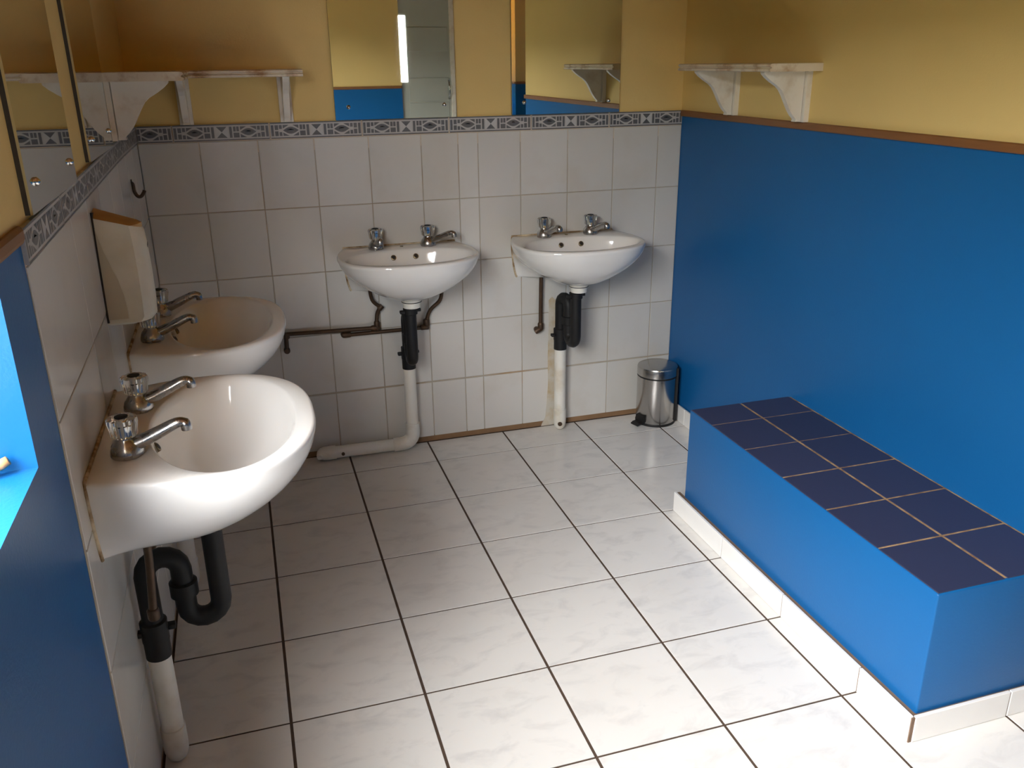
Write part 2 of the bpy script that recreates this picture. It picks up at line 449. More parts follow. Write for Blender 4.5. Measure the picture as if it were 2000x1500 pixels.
# left wall, with the window opening; the tiler let the rows sag a little towards the window
wl = bmesh.new(); X0, X1 = -0.17, -LP
box(wl, X0, X1, WY1, 0.15, 0.0, CEIL)
box(wl, X0, X1, REAR - 0.15, WY0, 0.0, CEIL)
box(wl, X0, X1, WY0, WY1, 0.0, WZ0); box(wl, X0, X1, WY0, WY1, WZ1, CEIL)
wall_left = struct(finish('wall_left', wl, 'paint_two_tone_left'))
def sag(y): return -0.023 * max(0.0, -y - 0.5)
TE = -1.914
def lw(y, z):
    k = max(0.0, (-y - 1.6)) / 0.314
    return (0.0, y - 0.034 * k * max(0.0, 0.85 - z) / 0.85, z + sag(y) * min(1.0, z / 0.5))
bm = bmesh.new()
q = [lw(TE + 0.003, 0.0), lw(0, 0.0), lw(0, HZ), lw(TE + 0.003, HZ - 0.002)]
A = [bm.verts.new((-LP - 0.002, p[1], p[2])) for p in q]; B = [bm.verts.new((-0.0022, p[1], p[2])) for p in q]
for i in range(4): bm.faces.new((A[i], A[(i + 1) % 4], B[(i + 1) % 4], B[i]))
bm.faces.new(A); bm.faces.new(B)
finish('grout_bed', bm, 'wall_grout', wall_left)
WY = [0.0]
while WY[-1] - 0.2125 > TE: WY.append(WY[-1] - 0.2127)
WY[-1] = TE
WZL = [1.2935, 1.0300, 0.7849, 0.5306, 0.2763, 0.022]
for i in range(len(WY) - 1):
    for j in range(5):
        y1, y0, z1, z0 = WY[i] - g, WY[i + 1] + g, WZL[j] - g, WZL[j + 1] + g
        tile(wall_left, [lw(y0, z0), lw(y1, z0), lw(y1, z1), lw(y0, z1)], (1, 0, 0), TB, 0.0012, 'wall_tile', 'wall_tile')
yy = TE + 0.002
while yy < -0.02:
    y0, y1 = yy, yy + BT - 0.005
    u1 = 1.0
    if y1 > -0.005: u1 = (-0.005 - y0) / (y1 - y0)
    def fn(u, v, y0=y0, y1=y1):
        y = y0 + u * (y1 - y0); return (0.004, y, 1.2955 + v * 0.0565 + sag(y))
    border_tile(wall_left, fn, (1, 0, 0), 0.0, u1)
    yy += BT

# right wall, rear walls, hall beyond, ceiling
wall_right = struct(boxobj('wall_right', (RX, RX + 0.12, RW_END, 0.02, 0.0, CEIL), 'paint_two_tone', bev=0.004))
bm = bmesh.new()
DX0, DX1, DZ = 1.872, 2.385, 2.12
box(bm, -0.1, DX0, REAR - 0.14, REAR, 0.0, CEIL); box(bm, DX1, 2.5, REAR - 0.14, REAR, 0.0, CEIL); box(bm, DX0, DX1, REAR - 0.14, REAR, DZ, CEIL)
wall_rear = struct(finish('wall_rear', bm, 'paint_two_tone'))
struct(boxobj('wall_passage', (2.46, 2.5, -6.3, REAR - 0.14, 0.0, CEIL), 'paint_two_tone'))
struct(boxobj('wall_pier', (HALLX, 4.2, -5.85, -5.7, 0.0, CEIL), 'paint_two_tone'))
struct(boxobj('wall_far', (2.4, 4.2, -6.45, -6.3, 0.0, CEIL), 'paint_two_tone'))
struct(boxobj('wall_hall', (4.1, 4.25, -5.75, -2.0, 0.0, CEIL), 'paint_two_tone'))
struct(boxobj('wall_return', (RX + 0.11, 4.25, RW_END, RW_END + 0.12, 0.0, CEIL), 'paint_two_tone'))
struct(boxobj('ceiling', (-0.3, 4.3, -6.5, 0.2, CEIL, CEIL + 0.1), 'ceiling_wood'))
struct(boxobj('ground_outside', (-30.0, -0.18, -20.0, 16.0, -0.35, -0.25), 'ground'))

# unseen slab added outside to hide the low sky from the window
a = NT('sky_block_render'); a.color(a.mix(a.noise(1.5, 6), (0.10, 0.10, 0.055), (0.05, 0.065, 0.03))).set(Roughness=0.95); M['sky_block'] = a.m
struct(boxobj('sky_block_wall', (-3.4, -3.1, -14.0, 9.0, -0.25, 2.8), 'sky_block', bev=0.03))

# wooden dado trims
struct(boxobj('trim_1', (RX - 0.012, RX + 0.001, RW_END, -0.004, 1.329, HZ + 0.001), 'trim_wood', bev=0.003))
bm = bmesh.new()
for (ya, yb) in ((TE - 0.002, WY1 + 0.006),):
    pts = []
    for y in (yb, ya):
        for x, z in ((-0.009, 1.2985), (0.003, 1.2985), (0.006, 1.305), (0.006, 1.318), (0.002, 1.3245), (-0.009, 1.3245)):
            pts.append(bm.verts.new((x, y, z)))
    for i in range(6): bm.faces.new((pts[i], pts[(i + 1) % 6], pts[6 + (i + 1) % 6], pts[6 + i]))
    bm.faces.new(pts[:6]); bm.faces.new(pts[6:])
struct(finish('trim_2', bm, 'trim_wood'))
struct(boxobj('trim_3', (0.0, DX0, REAR - 0.001, REAR + 0.012, 1.329, HZ + 0.001), 'trim_wood_x', bev=0.003))
struct(boxobj('trim_4', (HALLX, 4.1, -5.701, -5.688, 1.329, HZ + 0.001), 'trim_wood_x', bev=0.003))
struct(boxobj('trim_5', (HALLX - 0.012, HALLX + 0.001, -5.85, -5.70, 1.329, HZ + 0.001), 'trim_wood', bev=0.003))

# skirting tiles along the right wall, behind the bin
base = struct(boxobj('baseboard_right', (RX - 0.012, RX, -0.93, -0.003, 0.0, 0.068), 'brown_grout'))
for ya, yb in ((-0.2047, -0.004), (-0.5476, -0.2047), (-0.8905, -0.5476)):
    tile(base, [(RX - 0.016, ya + 0.002, 0.001), (RX - 0.016, yb - 0.002, 0.001), (RX - 0.016, yb - 0.002, 0.075), (RX - 0.016, ya + 0.002, 0.075)], (-1, 0, 0), 0.008, 0.0012, 'skirting', 'skirting_tile')

# window in the left wall: wooden frame with two panes
win = struct(bpy.data.objects.new('window_1', None)); COL.objects.link(win); win.location = (-0.08, (WY0 + WY1) / 2, WZ0)
WO = win.location
fxa, fxb = -0.165, -0.127
for nm, d in (('bottom_rail', (fxa, fxb, WY0, WY1, WZ0, WZ0 + 0.03)), ('top_rail', (fxa, fxb, WY0, WY1, WZ1 - 0.045, WZ1)),
              ('stile', (fxa, fxb, WY1 - 0.04, WY1, WZ0 + 0.03, WZ1 - 0.045)), ('stile', (fxa, fxb, WY0, WY0 + 0.04, WZ0 + 0.03, WZ1 - 0.045)),
              ('mullion', (fxa, fxb, (WY0 + WY1) / 2 - 0.022, (WY0 + WY1) / 2 + 0.022, WZ0 + 0.03, WZ1 - 0.045))):
    boxobj(nm, d, 'frame_wood', win, WO, bev=0.003)
for ya, yb in ((WY0 + 0.04, (WY0 + WY1) / 2 - 0.022), ((WY0 + WY1) / 2 + 0.022, WY1 - 0.04)):
    boxobj('pane', (-0.148, -0.144, ya, yb, WZ0 + 0.03, WZ1 - 0.045), 'glass', win, WO)
bm = bmesh.new(); tube(bm, [(-0.13, -2.13, 1.012), (-0.060, -2.108, 1.012), (-0.046, -2.101, 1.013), (-0.036, -2.099, 1.018)], [0.009, 0.009, 0.008, 0.007], 10)
finish('window_stay', bm, 'frame_wood', win, WO, smooth=True)

# door behind the camera (seen in the mirror): panel with a narrow light, frame, pull handle
door = struct(bpy.data.objects.new('door_1', None)); COL.objects.link(door); door.location = (DX0, REAR - 0.06, 0.0)
DO = door.location
dy0, dy1 = REAR - 0.06, REAR - 0.025
SX0, SX1, SZ0, SZ1 = 1.878, 1.940, 1.385, 1.955
fr0 = 2.345
bm = bmesh.new()
box(bm, SX1, fr0, dy0, dy1, 0.01, DZ - 0.01); box(bm, DX0, SX1, dy0, dy1, 0.01, SZ0); box(bm, DX0, SX1, dy0, dy1, SZ1, DZ - 0.01)
finish('door_panel', bm, 'door', door, DO)
for z in (1.86, 1.42, 1.20, 0.95, 0.7):
    boxobj('door_board', (SX1 + 0.004, fr0 - 0.02, dy1 - 0.001, dy1 + 0.006, z - 0.20 if z < 1 else z - 0.21, z - 0.004), 'door', door, DO, bev=0.002)
boxobj('vision_glass', (DX0, SX1, dy0 + 0.015, dy0 + 0.019, SZ0, SZ1), 'glass', door, DO)
boxobj('door_frame', (fr0, DX1, REAR - 0.12, REAR + 0.004, 0.0, DZ), 'white_paint', door, DO, bev=0.003)
bm = bmesh.new(); tube(bm, smooth_path([(2.322, dy1, 1.39), (2.322, dy1 + 0.035, 1.37), (2.322, dy1 + 0.05, 1.31), (2.322, dy1 + 0.035, 1.25), (2.322, dy1, 1.23)], 5), 0.007, 10)
finish('pull_handle', bm, 'chrome', door, DO, smooth=True)

# ------------------------------------------------------------------ tiled bench
BX, BY0, BY1, BZ = 1.735, -2.098, -0.932, 0.41
bench = thing('bench', (1.936, -1.515, 0.0), 'low blue painted masonry bench with navy tiled seat against blue wall', 'bench')
BO = bench.location
boxobj('body', (BX, RX - 0.0005, BY0, BY1, 0.0, BZ - 0.0015), 'paint_blue', bench, BO, bev=0.005, seg=3, smooth=40)
boxobj('grout_bed', (BX + 0.006, RX - 0.001, BY0 + 0.006, BY1 - 0.004, BZ - 0.012, BZ - 0.0011), 'bench_grout', bench, BO)
by = [BY1, -1.0755, -1.278, -1.481, -1.684, -1.891, BY0]
for (xa, xb) in ((BX + 0.004, 1.9295), (1.9365, RX - 0.007)):
    for i in range(6):
        y1 = by[i] - (0.0 if i == 0 else (0.0016 if i < 3 else 0.0026)); y0 = by[i + 1] + (0.0016 if i + 1 < 3 else 0.0026)
        if i == 5: y0 = by[6] + 0.004
        tile(bench, [(xa, y0, BZ), (xb, y0, BZ), (xb, y1, BZ), (xa, y1, BZ)], (0, 0, 1), 0.010, 0.0015, 'bench_tile', 'seat_tile')
KX, KY, KH = 1.713, -2.112, 0.076
bm = bmesh.new(); box(bm, KX + 0.003, BX + 0.002, KY + 0.003, -0.895, 0.0, KH - 0.004); box(bm, BX + 0.001, RX - 0.001, KY + 0.003, BY0 + 0.002, 0.0, KH - 0.004)
finish('skirting_grout', bm, 'brown_grout', bench, BO)
ks = [-0.893, -1.2334, -1.5763, -1.9192, KY + 0.004]
for ya, yb in zip(ks[1:], ks):
    tile(bench, [(KX, ya + 0.002, 0.001), (KX, yb - 0.002, 0.001), (KX, yb - 0.002, KH), (KX, ya + 0.002, KH)], (-1, 0, 0), 0.008, 0.0012, 'skirting', 'skirting_tile')
for xa, xb in ((KX + 0.010, 2.010), (2.010, RX - 0.001)):
    tile(bench, [(xa + 0.002, KY, 0.001), (xb - 0.002, KY, 0.001), (xb - 0.002, KY, KH), (xa + 0.002, KY, KH)], (0, -1, 0), 0.008, 0.0012, 'skirting', 'skirting_tile')

# ------------------------------------------------------------------ taps (meshes shared by all eight)
def bm_mesh(name, bm, mat, smooth=True):
    bmesh.ops.recalc_face_normals(bm, faces=bm.faces[:])
    me = bpy.data.meshes.new(name); bm.to_mesh(me); bm.free(); me.materials.append(M[mat])
    me.polygons.foreach_set('use_smooth', [True] * len(me.polygons))
    if smooth is not True: me.set_sharp_from_angle(angle=math.radians(smooth))
    return me
bm = bmesh.new(); lathe(bm, [(0.0, 0.0), (0.029, 0.0), (0.031, 0.004), (0.030, 0.012), (0.027, 0.022), (0.020, 0.031), (0.0165, 0.036), (0.0165, 0.040), (0.0, 0.040)], 28)
TAP_BODY = bm_mesh('tap', bm, 'chrome', 50)
bm = bmesh.new()
sp = smooth_path([(0.004, 0, 0.018), (0.03, 0, 0.026), (0.065, 0, 0.041), (0.092, 0, 0.053), (0.106, 0, 0.055), (0.112, 0, 0.049), (0.113, 0, 0.039)], 4)
rs = []
for i in range(len(sp)):
    t = i / (len(sp) - 1); rs.append(0.0175 - 0.0068 * min(1, t * 1.5) + (0.0016 if t > 0.72 else 0))
tube(bm, sp, rs, 14, squash=0.85)
TAP_SPOUT = bm_mesh('spout', bm, 'chrome', 60)
bm = bmesh.new(); lathe(bm, [(0.0, 0.040), (0.0205, 0.040), (0.0240, 0.044), (0.0250, 0.056), (0.0275, 0.070), (0.0268, 0.077), (0.023, 0.079), (0.0, 0.079)], 72, flute=(0.045, 12))
TAP_KNOB = bm_mesh('knob', bm, 'acrylic', 45)
bm = bmesh.new(); lathe(bm, [(0.0, 0.0785), (0.0125, 0.0785), (0.0125, 0.0808), (0.011, 0.0815), (0.0, 0.0815)], 20)
TAP_CAP = bm_mesh('cap', bm, 'black_plastic', 40)
bm = bmesh.new(); lathe(bm, [(0.0, 0.0405), (0.0085, 0.0405), (0.0085, 0.062), (0.0065, 0.064), (0.0065, 0.0782), (0.0, 0.0782)], 16)
TAP_STEM = bm_mesh('stem', bm, 'bright_chrome', 40)
def add_tap(parent, loc, ang):
    o = bpy.data.objects.new('tap', TAP_BODY); COL.objects.link(o); o.parent = parent
    o.location = Vector(loc) - parent.location; o.rotation_euler = (0, 0, ang)
    for nm, me in (('spout', TAP_SPOUT), ('knob', TAP_KNOB), ('cap', TAP_CAP), ('stem', TAP_STEM)):
        c = bpy.data.objects.new(nm, me); COL.objects.link(c); c.parent = o
    return o

# ------------------------------------------------------------------ wash basins
def basin(label, U, D, W, depth, rim, taps, hull=(0.30, 1.05, 0.62), outlet=None):
    """U: unit vector along the wall, D: out of the wall; centre point on the wall at rim height"""
    ctr = Vector(rim); U = Vector(U); D = Vector(D); Zv = Vector((0, 0, 1))
    root = thing('wash_basin', ctr + Zv * -0.17, label, 'basin', 'wall-hung wash basins')
    O = root.location
    P = lambda u, d, z: ctr + U * u + D * d + Zv * z
    hw = W / 2
    def outline(s_w, s_d, back, n=48):
        """closed outline polygon (u, d); back = half width at the wall"""
        pts = [(-back, 0.0)]
        for k in range(n + 1):
            t = math.pi * k / n
            cu, sd = -math.cos(t), math.sin(t)
            # superellipse front, sides closing towards the wall
            e = 0.80
            u = math.copysign(abs(cu) ** e, cu) * s_w
            dd = 0.42 * s_d + (sd ** e) * 0.58 * s_d
            pts.append((u, dd))
        pts.append((back, 0.0))
        # rounded side between wall and widest point
        out = []
        a0, b0 = pts[0], pts[1]
        for k in range(6):
            t = k / 6; out.append((a0[0] + (b0[0] - a0[0]) * math.sin(t * math.pi / 2), b0[1] * t))
        out += pts[1:-1]
        a0, b0 = pts[-1], pts[-2]
        for k in range(5, -1, -1):
            t = k / 6; out.append((a0[0] + (b0[0] - a0[0]) * math.sin(t * math.pi / 2), b0[1] * t))
        return out
    cd = 0.565 * depth                         # bowl centre, out from the wall
    NF, NB = 84, 18                            # points round the front, points along the wall
    N = NF + NB
    def resample(poly):
        P2 = [Vector(p) for p in poly]; acc = [0.0]
        for a_, b_ in zip(P2, P2[1:]): acc.append(acc[-1] + (b_ - a_).length)
        out = []; j = 0
        for k in range(NF):
            t = acc[-1] * k / (NF - 1)
            while j < len(acc) - 2 and acc[j + 1] < t: j += 1
            f = (t - acc[j]) / max(1e-9, acc[j + 1] - acc[j]); out.append(P2[j].lerp(P2[j + 1], min(1.0, f)))
        for k in range(1, NB + 1): out.append(P2[-1].lerp(P2[0], k / (NB + 1)))
        return out
    bm = bmesh.new(); rings = []
    def ring(poly, z, shrink=0.0):
        r = []
        for p in resample(poly):
            v = Vector((0, cd)) - p; q = p + v.normalized() * shrink
            r.append(bm.verts.new(P(q.x, q.y, z)))
        rings.append(r)
    zb = -0.172
    levels = [1.0, 0.985, 0.95, 0.88, 0.78, 0.66, 0.54, 0.42, 0.3, 0.2, 0.1]
    backs = []
    for t in levels:                           # outside, from the underside up to the rim
        q1 = max(0.0, 1 - t * t); kw, kd = q1 ** hull[1], q1 ** hull[2]
        backs.append((zb * t, hw * (0.76 + 0.08 * kd)))
        ring(outline(hw * (hull[0] + (1 - hull[0]) * kw), depth * (0.56 + 0.44 * kd), backs[-1][1]), zb * t)
    top = outline(hw, depth, hw * 0.84)
    ring(top, -0.012); ring(top, -0.006, 0.0005); ring(top, -0.0015, 0.003); ring(top, 0.0, 0.008)
    # deck, then down into the bowl
    bw, bd = hw * 0.905, depth * 0.345
    tops = [p - Vector((0, cd)) for p in resample(top)]
    def bowl(s, z, shift=0.0):
        r = []
        for p in tops:
            th = math.atan2(p.y, p.x)
            rr = 1 / math.sqrt((math.cos(th) / bw) ** 2 + (math.sin(th) / bd) ** 2) * s
            if s > 0.9: rr = min(rr, p.length - 0.014)
            r.append(bm.verts.new(P(math.cos(th) * rr, cd - shift + math.sin(th) * rr, z)))
        rings.append(r)
    bowl(1.025, -0.001); bowl(1.0, -0.004); bowl(0.975, -0.010)
    for s, z in ((0.945, -0.024), (0.90, -0.048), (0.82, -0.078), (0.70, -0.104), (0.54, -0.123), (0.36, -0.134), (0.18, -0.139), (0.08, -0.141)):
        bowl(s, z, 0.02 * (1 - s))
    for a_, b_ in zip(rings, rings[1:]):
        for k in range(N): bm.faces.new((a_[k], a_[(k + 1) % N], b_[(k + 1) % N], b_[k]))
    bm.faces.new(rings[0][::-1]); bm.faces.new(rings[-1])
    finish('bowl', bm, 'porcelain', root, O, smooth=50)
    # plug hole, overflow holes, chain-stay hole
    bm = bmesh.new(); lathe(bm, [(0.0, -0.1385), (0.019, -0.1385), (0.024, -0.1375), (0.026, -0.1395), (0.026, -0.145)], 24, P(0, cd - 0.019, 0)); finish('plug_hole', bm, 'old_brass', root, O, smooth=True)
    for s in (-1, 1):
        th = math.pi * 1.5
        u = s * 0.044; d = cd - bd * 0.915 - 0.0015; z = -0.030
        bm = bmesh.new(); n = D * 0.86 + Zv * 0.5; n.normalize(); c = P(u, d + 0.002, z)
        tube(bm, [c - n * 0.006, c + n * 0.0015, c + n * 0.0025], [0.0105, 0.0105, 0.009], 18); finish('overflow_ring', bm, 'old_brass', root, O, smooth=40)
        bm = bmesh.new(); tube(bm, [c + n * 0.001, c + n * 0.0032], 0.0068, 16); finish('overflow_hole', bm, 'dark_hole', root, O)
    bm = bmesh.new(); c = P(0.0, 0.045, 0.0); tube(bm, [c - Zv * 0.002, c + Zv * 0.0022], 0.006, 12); finish('chain_hole', bm, 'old_brass', root, O)
    # stained sealant where the basin meets the tiles
    bm = bmesh.new()
    side = backs + [(0.0, hw * 0.84)]
    path = [P(-w_ - 0.001, 0.0015, z) for z, w_ in side] + [P(w_ + 0.001, 0.0015, z) for z, w_ in side[::-1]]
    tube(bm, path, 0.0042, 8); finish('sealant', bm, 'caulk', root, O, smooth=True)
    for (u, d, ang) in taps: add_tap(root, P(u, d, -0.0005), ang)
    # white waste outlet under the bowl
    oc = P(0, outlet if outlet else cd - 0.035, 0)
    bm = bmesh.new(); lathe(bm, [(0.0, zb + 0.006), (0.036, zb + 0.006), (0.0385, zb - 0.004), (0.0385, zb - 0.012), (0.0385, zb - 0.0165), (0.033, zb - 0.017), (0.033, zb - 0.036), (0.0, zb - 0.036)], 28, oc)
    finish('waste_outlet', bm, 'pvc', root, O, smooth=45)
    bm = bmesh.new(); lathe(bm, [(0.036, zb - 0.0105), (0.0392, zb - 0.0105), (0.0392, zb - 0.0135), (0.036, zb - 0.0135)], 28, oc)
    finish('washer', bm, 'black_plastic', root, O, smooth=45)
    return root, Vector((oc.x, oc.y, ctr.z + zb - 0.0365))

YU, XU = (0, 1, 0), (1, 0, 0)
PI = math.pi
b1, o1 = basin('large white wash basin nearest the camera on left tiled wall', YU, XU, 0.585, 0.430, (0, -1.600, 0.850), [(-0.137, 0.065, 0.0), (0.107, 0.065, 0.03)], (0.64, 0.58, 0.74), 0.182)
b2, o2 = basin('white wash basin on left wall partly behind the soap dispenser', YU, XU, 0.600, 0.415, (0, -0.820, 0.850), [(-0.140, 0.055, 0.02), (0.120, 0.062, 0.02)], (0.50, 0.75, 0.80), 0.182)
b3, o3 = basin('left white wash basin on back wall above brown horizontal supply pipes', XU, (0, -1, 0), 0.535, 0.412, (0.912, 0, 0.873), [(-0.102, 0.06, -PI / 2), (0.104, 0.06, -0.62)])
b4, o4 = basin('right white wash basin on back wall nearest the blue wall', XU, (0, -1, 0), 0.535, 0.405, (1.606, 0, 0.873), [(-0.103, 0.06, -PI / 2 + 0.25), (0.101, 0.06, -PI / 2 + 0.25)])

# ------------------------------------------------------------------ waste traps and stand pipes
def waste(label, top, mid, leg, zu, zarch, zsock, base_fn, r=0.023):
    """S-trap: down at top, up at mid, down at leg (all x, y), into a white pipe"""
    root = thing('waste_pipe', (leg[0], leg[1], 0.0), label, 'pipe', 'waste pipes under the basins')
    O = root.location
    T, Mi, L = Vector((*top[:2], 0)), Vector((*mid, 0)), Vector((*leg, 0))
    zt = top[2]; pts = []
    at = lambda p, z: Vector((p.x, p.y, z))
    c1, r1 = (T + Mi) / 2, (Mi - T).length / 2
    c2, r2 = (Mi + L) / 2, (L - Mi).length / 2
    d1, d2 = (Mi - T).normalized(), (L - Mi).normalized()
    pts += [at(T, zt), at(T, (zt + zu + r1) / 2)]
    for k in range(9):
        t = math.pi * k / 8; pts.append(at(c1 - d1 * (r1 * math.cos(t)), zu + r1 - r1 * math.sin(t)))
    for k in range(9):
        t = math.pi * k / 8; pts.append(at(c2 - d2 * (r2 * math.cos(t)), zarch - r2 + r2 * math.sin(t)))
    pts.append(at(L, zsock))
    bm = bmesh.new(); tube(bm, pts, r, 20); finish('trap', bm, 'black_plastic', root, O, smooth=45)
    def nut(p, z0, z1, rr, lugs=True, ax=0.0):
        bm = bmesh.new(); lathe(bm, [(rr * 0.8, z0), (rr, z0 + 0.003), (rr, z1 - 0.003), (rr * 0.8, z1)], 24, (p.x, p.y, 0))
        if lugs:
            for s in (0, 1):
                an = ax + s * PI; c = Vector((p.x + math.cos(an) * (rr + 0.006), p.y + math.sin(an) * (rr + 0.006), (z0 + z1) / 2))
                box(bm, c.x - 0.010, c.x + 0.010, c.y - 0.010, c.y + 0.010, c.z - 0.006, c.z + 0.006, bev=0.002)
        return finish('trap_nut', bm, 'black_plastic', root, O, smooth=45)
    nut(T, zt - 0.028, zt, r * 1.22, True, 0.3)
    zm = (zu + r1 + zarch - r2) / 2
    nut(Mi, zm - 0.020, zm + 0.018, r * 1.32, False)
    nut(L, zsock - 0.005, zsock + 0.05, r * 1.28, True, 0.2)
    bm = bmesh.new(); lathe(bm, [(r * 1.22, zsock - 0.045), (r * 1.22, zsock)], 24, (L.x, L.y, 0))
    bm.faces.new([v for v in bm.verts if abs(v.co.z - (zsock - 0.045)) < 1e-6]); finish('trap_socket', bm, 'black_plastic', root, O, smooth=45)
    base_fn(root, O, L, zsock - 0.03)
    return root

def stand_plain(cap_dir, bolt=True):
    def fn(root, O, L, z):
        bm = bmesh.new(); tube(bm, [(L.x, L.y, z), (L.x, L.y, 0.085)], 0.0255, 24); finish('stand_pipe', bm, 'pvc', root, O, smooth=45)
        bm = bmesh.new(); lathe(bm, [(0.0262, 0.10), (0.0285, 0.098), (0.0285, 0.05), (0.0275, 0.03), (0.022, 0.012), (0.012, 0.002), (0.0, 0.001)], 24, (L.x, L.y, 0)); finish('elbow', bm, 'pvc', root, O, smooth=45)
        if not bolt: return
        c = Vector((L.x, L.y, 0.036)); d = Vector(cap_dir).normalized()
        bm = bmesh.new(); tube(bm, [c + d * 0.018, c + d * 0.0295], 0.010, 16); finish('bolt', bm, 'old_copper', root, O)
    return fn
def stand_left_run(root, O, L, z):
    bm = bmesh.new(); tube(bm, [(L.x, L.y, z), (L.x, L.y, 0.11)], 0.0255, 24); finish('stand_pipe', bm, 'pvc', root, O, smooth=45)
    zc = 0.034
    pts = [(L.x, L.y, 0.125), (L.x, L.y, 0.085)]
    for k in range(7):
        t = PI / 2 * k / 6; pts.append((L.x - 0.045 + 0.045 * math.cos(t), L.y, zc + 0.045 - 0.045 * math.sin(t)))
    pts.append((L.x - 0.085, L.y, zc))
    bm = bmesh.new(); tube(bm, pts, 0.0295, 24); finish('elbow', bm, 'pvc', root, O, smooth=45)
    bm = bmesh.new(); tube(bm, [(L.x - 0.07, L.y, zc), (0.53, L.y + 0.005, zc)], 0.0255, 24); finish('floor_pipe', bm, 'pvc', root, O, smooth=45)
    bm = bmesh.new(); tube(bm, [(0.585, L.y + 0.005, zc), (0.56, L.y + 0.005, zc), (0.535, L.y + 0.006, zc), (0.520, L.y + 0.008, zc), (0.512, L.y + 0.012, zc)], [0.0295, 0.0295, 0.0285, 0.023, 0.013], 24); finish('end_fitting', bm, 'pvc', root, O, smooth=45)
    bm = bmesh.new(); tube(bm, [(0.612, L.y - 0.020, zc), (0.612, L.y - 0.0265, zc)], 0.007, 14); finish('bolt', bm, 'old_copper', root, O)
    bm = bmesh.new(); tube(bm, [(0.518, L.y - 0.010, zc), (0.515, L.y - 0.030, zc)], [0.014, 0.010], 14); finish('bolt', bm, 'pvc', root, O)

waste('black S-trap and white stand pipe under nearest left basin', (0.182, -1.600, o1.z), (0.108, -1.606), (0.034, -1.615), 0.374, 0.545, 0.345, stand_plain((1, -1, 0), False))
waste('white stand pipe and trap under basin behind the soap dispenser', (o2.x, o2.y, o2.z), (0.108, -0.835), (0.040, -0.85), 0.374, 0.545, 0.345, stand_plain((1, -1, 0), False))
waste('black trap with white pipe running left along floor under left back basin', (0.905, o3.y, o3.z), (0.909, -0.128), (0.912, -0.062), 0.44, 0.60, 0.415, stand_left_run)
waste('black looped trap with straight white pipe under right back basin', (o4.x - 0.012, o4.y, o4.z), (1.590, -0.125), (1.578, -0.058), 0.44, 0.615, 0.425, stand_plain((-0.3, -1, 0)))

# ------------------------------------------------------------------ water supply pipes
def supply(label, runs, nuts, extra=None):
    o0 = runs[0][0][-1]
    root = thing('supply_pipe', o0, label, 'pipe', 'brown water supply pipes'); O = root.location
    for pts, r, sm in runs:
        bm = bmesh.new(); tube(bm, smooth_path(pts, 5) if sm else pts, r, 12); finish('pipe', bm, 'old_copper', root, O, smooth=50)
    for p, d, ln, r in nuts:
        p = Vector(p); d = Vector(d).normalized()
        bm = bmesh.new(); tube(bm, [p - d * ln / 2, p - d * ln * 0.35, p + d * ln * 0.35, p + d * ln / 2], [r * 0.85, r, r, r * 0.85], 6 if r < 0.012 else 12); finish('fitting', bm, 'old_copper', root, O, smooth=30)
    return root
py = -0.022
supply('brown pipe from left tap running left across tiles with downturned end',
       [([(0.776, -0.050, 0.712), (0.776, -0.045, 0.695), (0.786, -0.035, 0.658), (0.815, -0.027, 0.630)], 0.0075, True),
        ([(0.815, -0.027, 0.628), (0.802, py, 0.605), (0.797, py, 0.57), (0.797, py, 0.548)], 0.0085, True),
        ([(0.800, py, 0.543), (0.440, py, 0.552), (0.436, py, 0.545), (0.434, py, 0.485)], 0.0085, False)],
       [((0.815, -0.027, 0.628), (0.6, 0, 0.6), 0.022, 0.0115), ((0.797, py, 0.552), (0, 0, 1), 0.038, 0.0125), ((0.790, py, 0.5432), (1, 0, 0), 0.035, 0.0125),
        ((0.4385, py, 0.546), (0, 0, 1), 0.024, 0.0115), ((0.434, py + 0.006, 0.484), (0, 1, 0), 0.030, 0.0125)])
supply('brown pipe from right tap passing behind black trap on back wall',
       [([(1.064, -0.052, 0.712), (1.066, -0.05, 0.69), (1.058, -0.04, 0.640), (1.020, -0.028, 0.600), (1.004, py, 0.56), (1.001, py, 0.535)], 0.008, True),
        ([(1.001, py, 0.525), (0.665, py, 0.525)], 0.0082, False)],
       [((1.001, py, 0.546), (0, 0, 1), 0.028, 0.0135), ((0.992, py, 0.5268), (1, 0, 0), 0.034, 0.0125), ((0.672, py, 0.526), (1, 0, 0), 0.034, 0.0125), ((0.662, py + 0.008, 0.526), (0, 1, 0), 0.026, 0.0125)])
supply('short straight brown supply pipe under right back basin',
       [([(1.500, -0.045, 0.712), (1.499, -0.034, 0.695), (1.500, -0.026, 0.60), (1.500, py, 0.478)], 0.0085, True)],
       [((1.500, py, 0.480), (0, 0, 1), 0.030, 0.0125), ((1.490, py, 0.464), (1, 0, 0.5), 0.034, 0.0125), ((1.486, py + 0.008, 0.464), (0, 1, 0), 0.026, 0.012)])
supply('thin brown supply pipe in front of black trap under nearest basin',
       [([(0.068, -1.737, 0.688), (0.069, -1.735, 0.64), (0.064, -1.730, 0.57), (0.056, -1.725, 0.485)], 0.0085, True),
        ([(0.068, -1.500, 0.688), (0.067, -1.515, 0.62), (0.050, -1.545, 0.54), (0.018, -1.56, 0.50)], 0.0085, True)],
       [((0.056, -1.725, 0.480), (0, 0, 1), 0.026, 0.0125)])

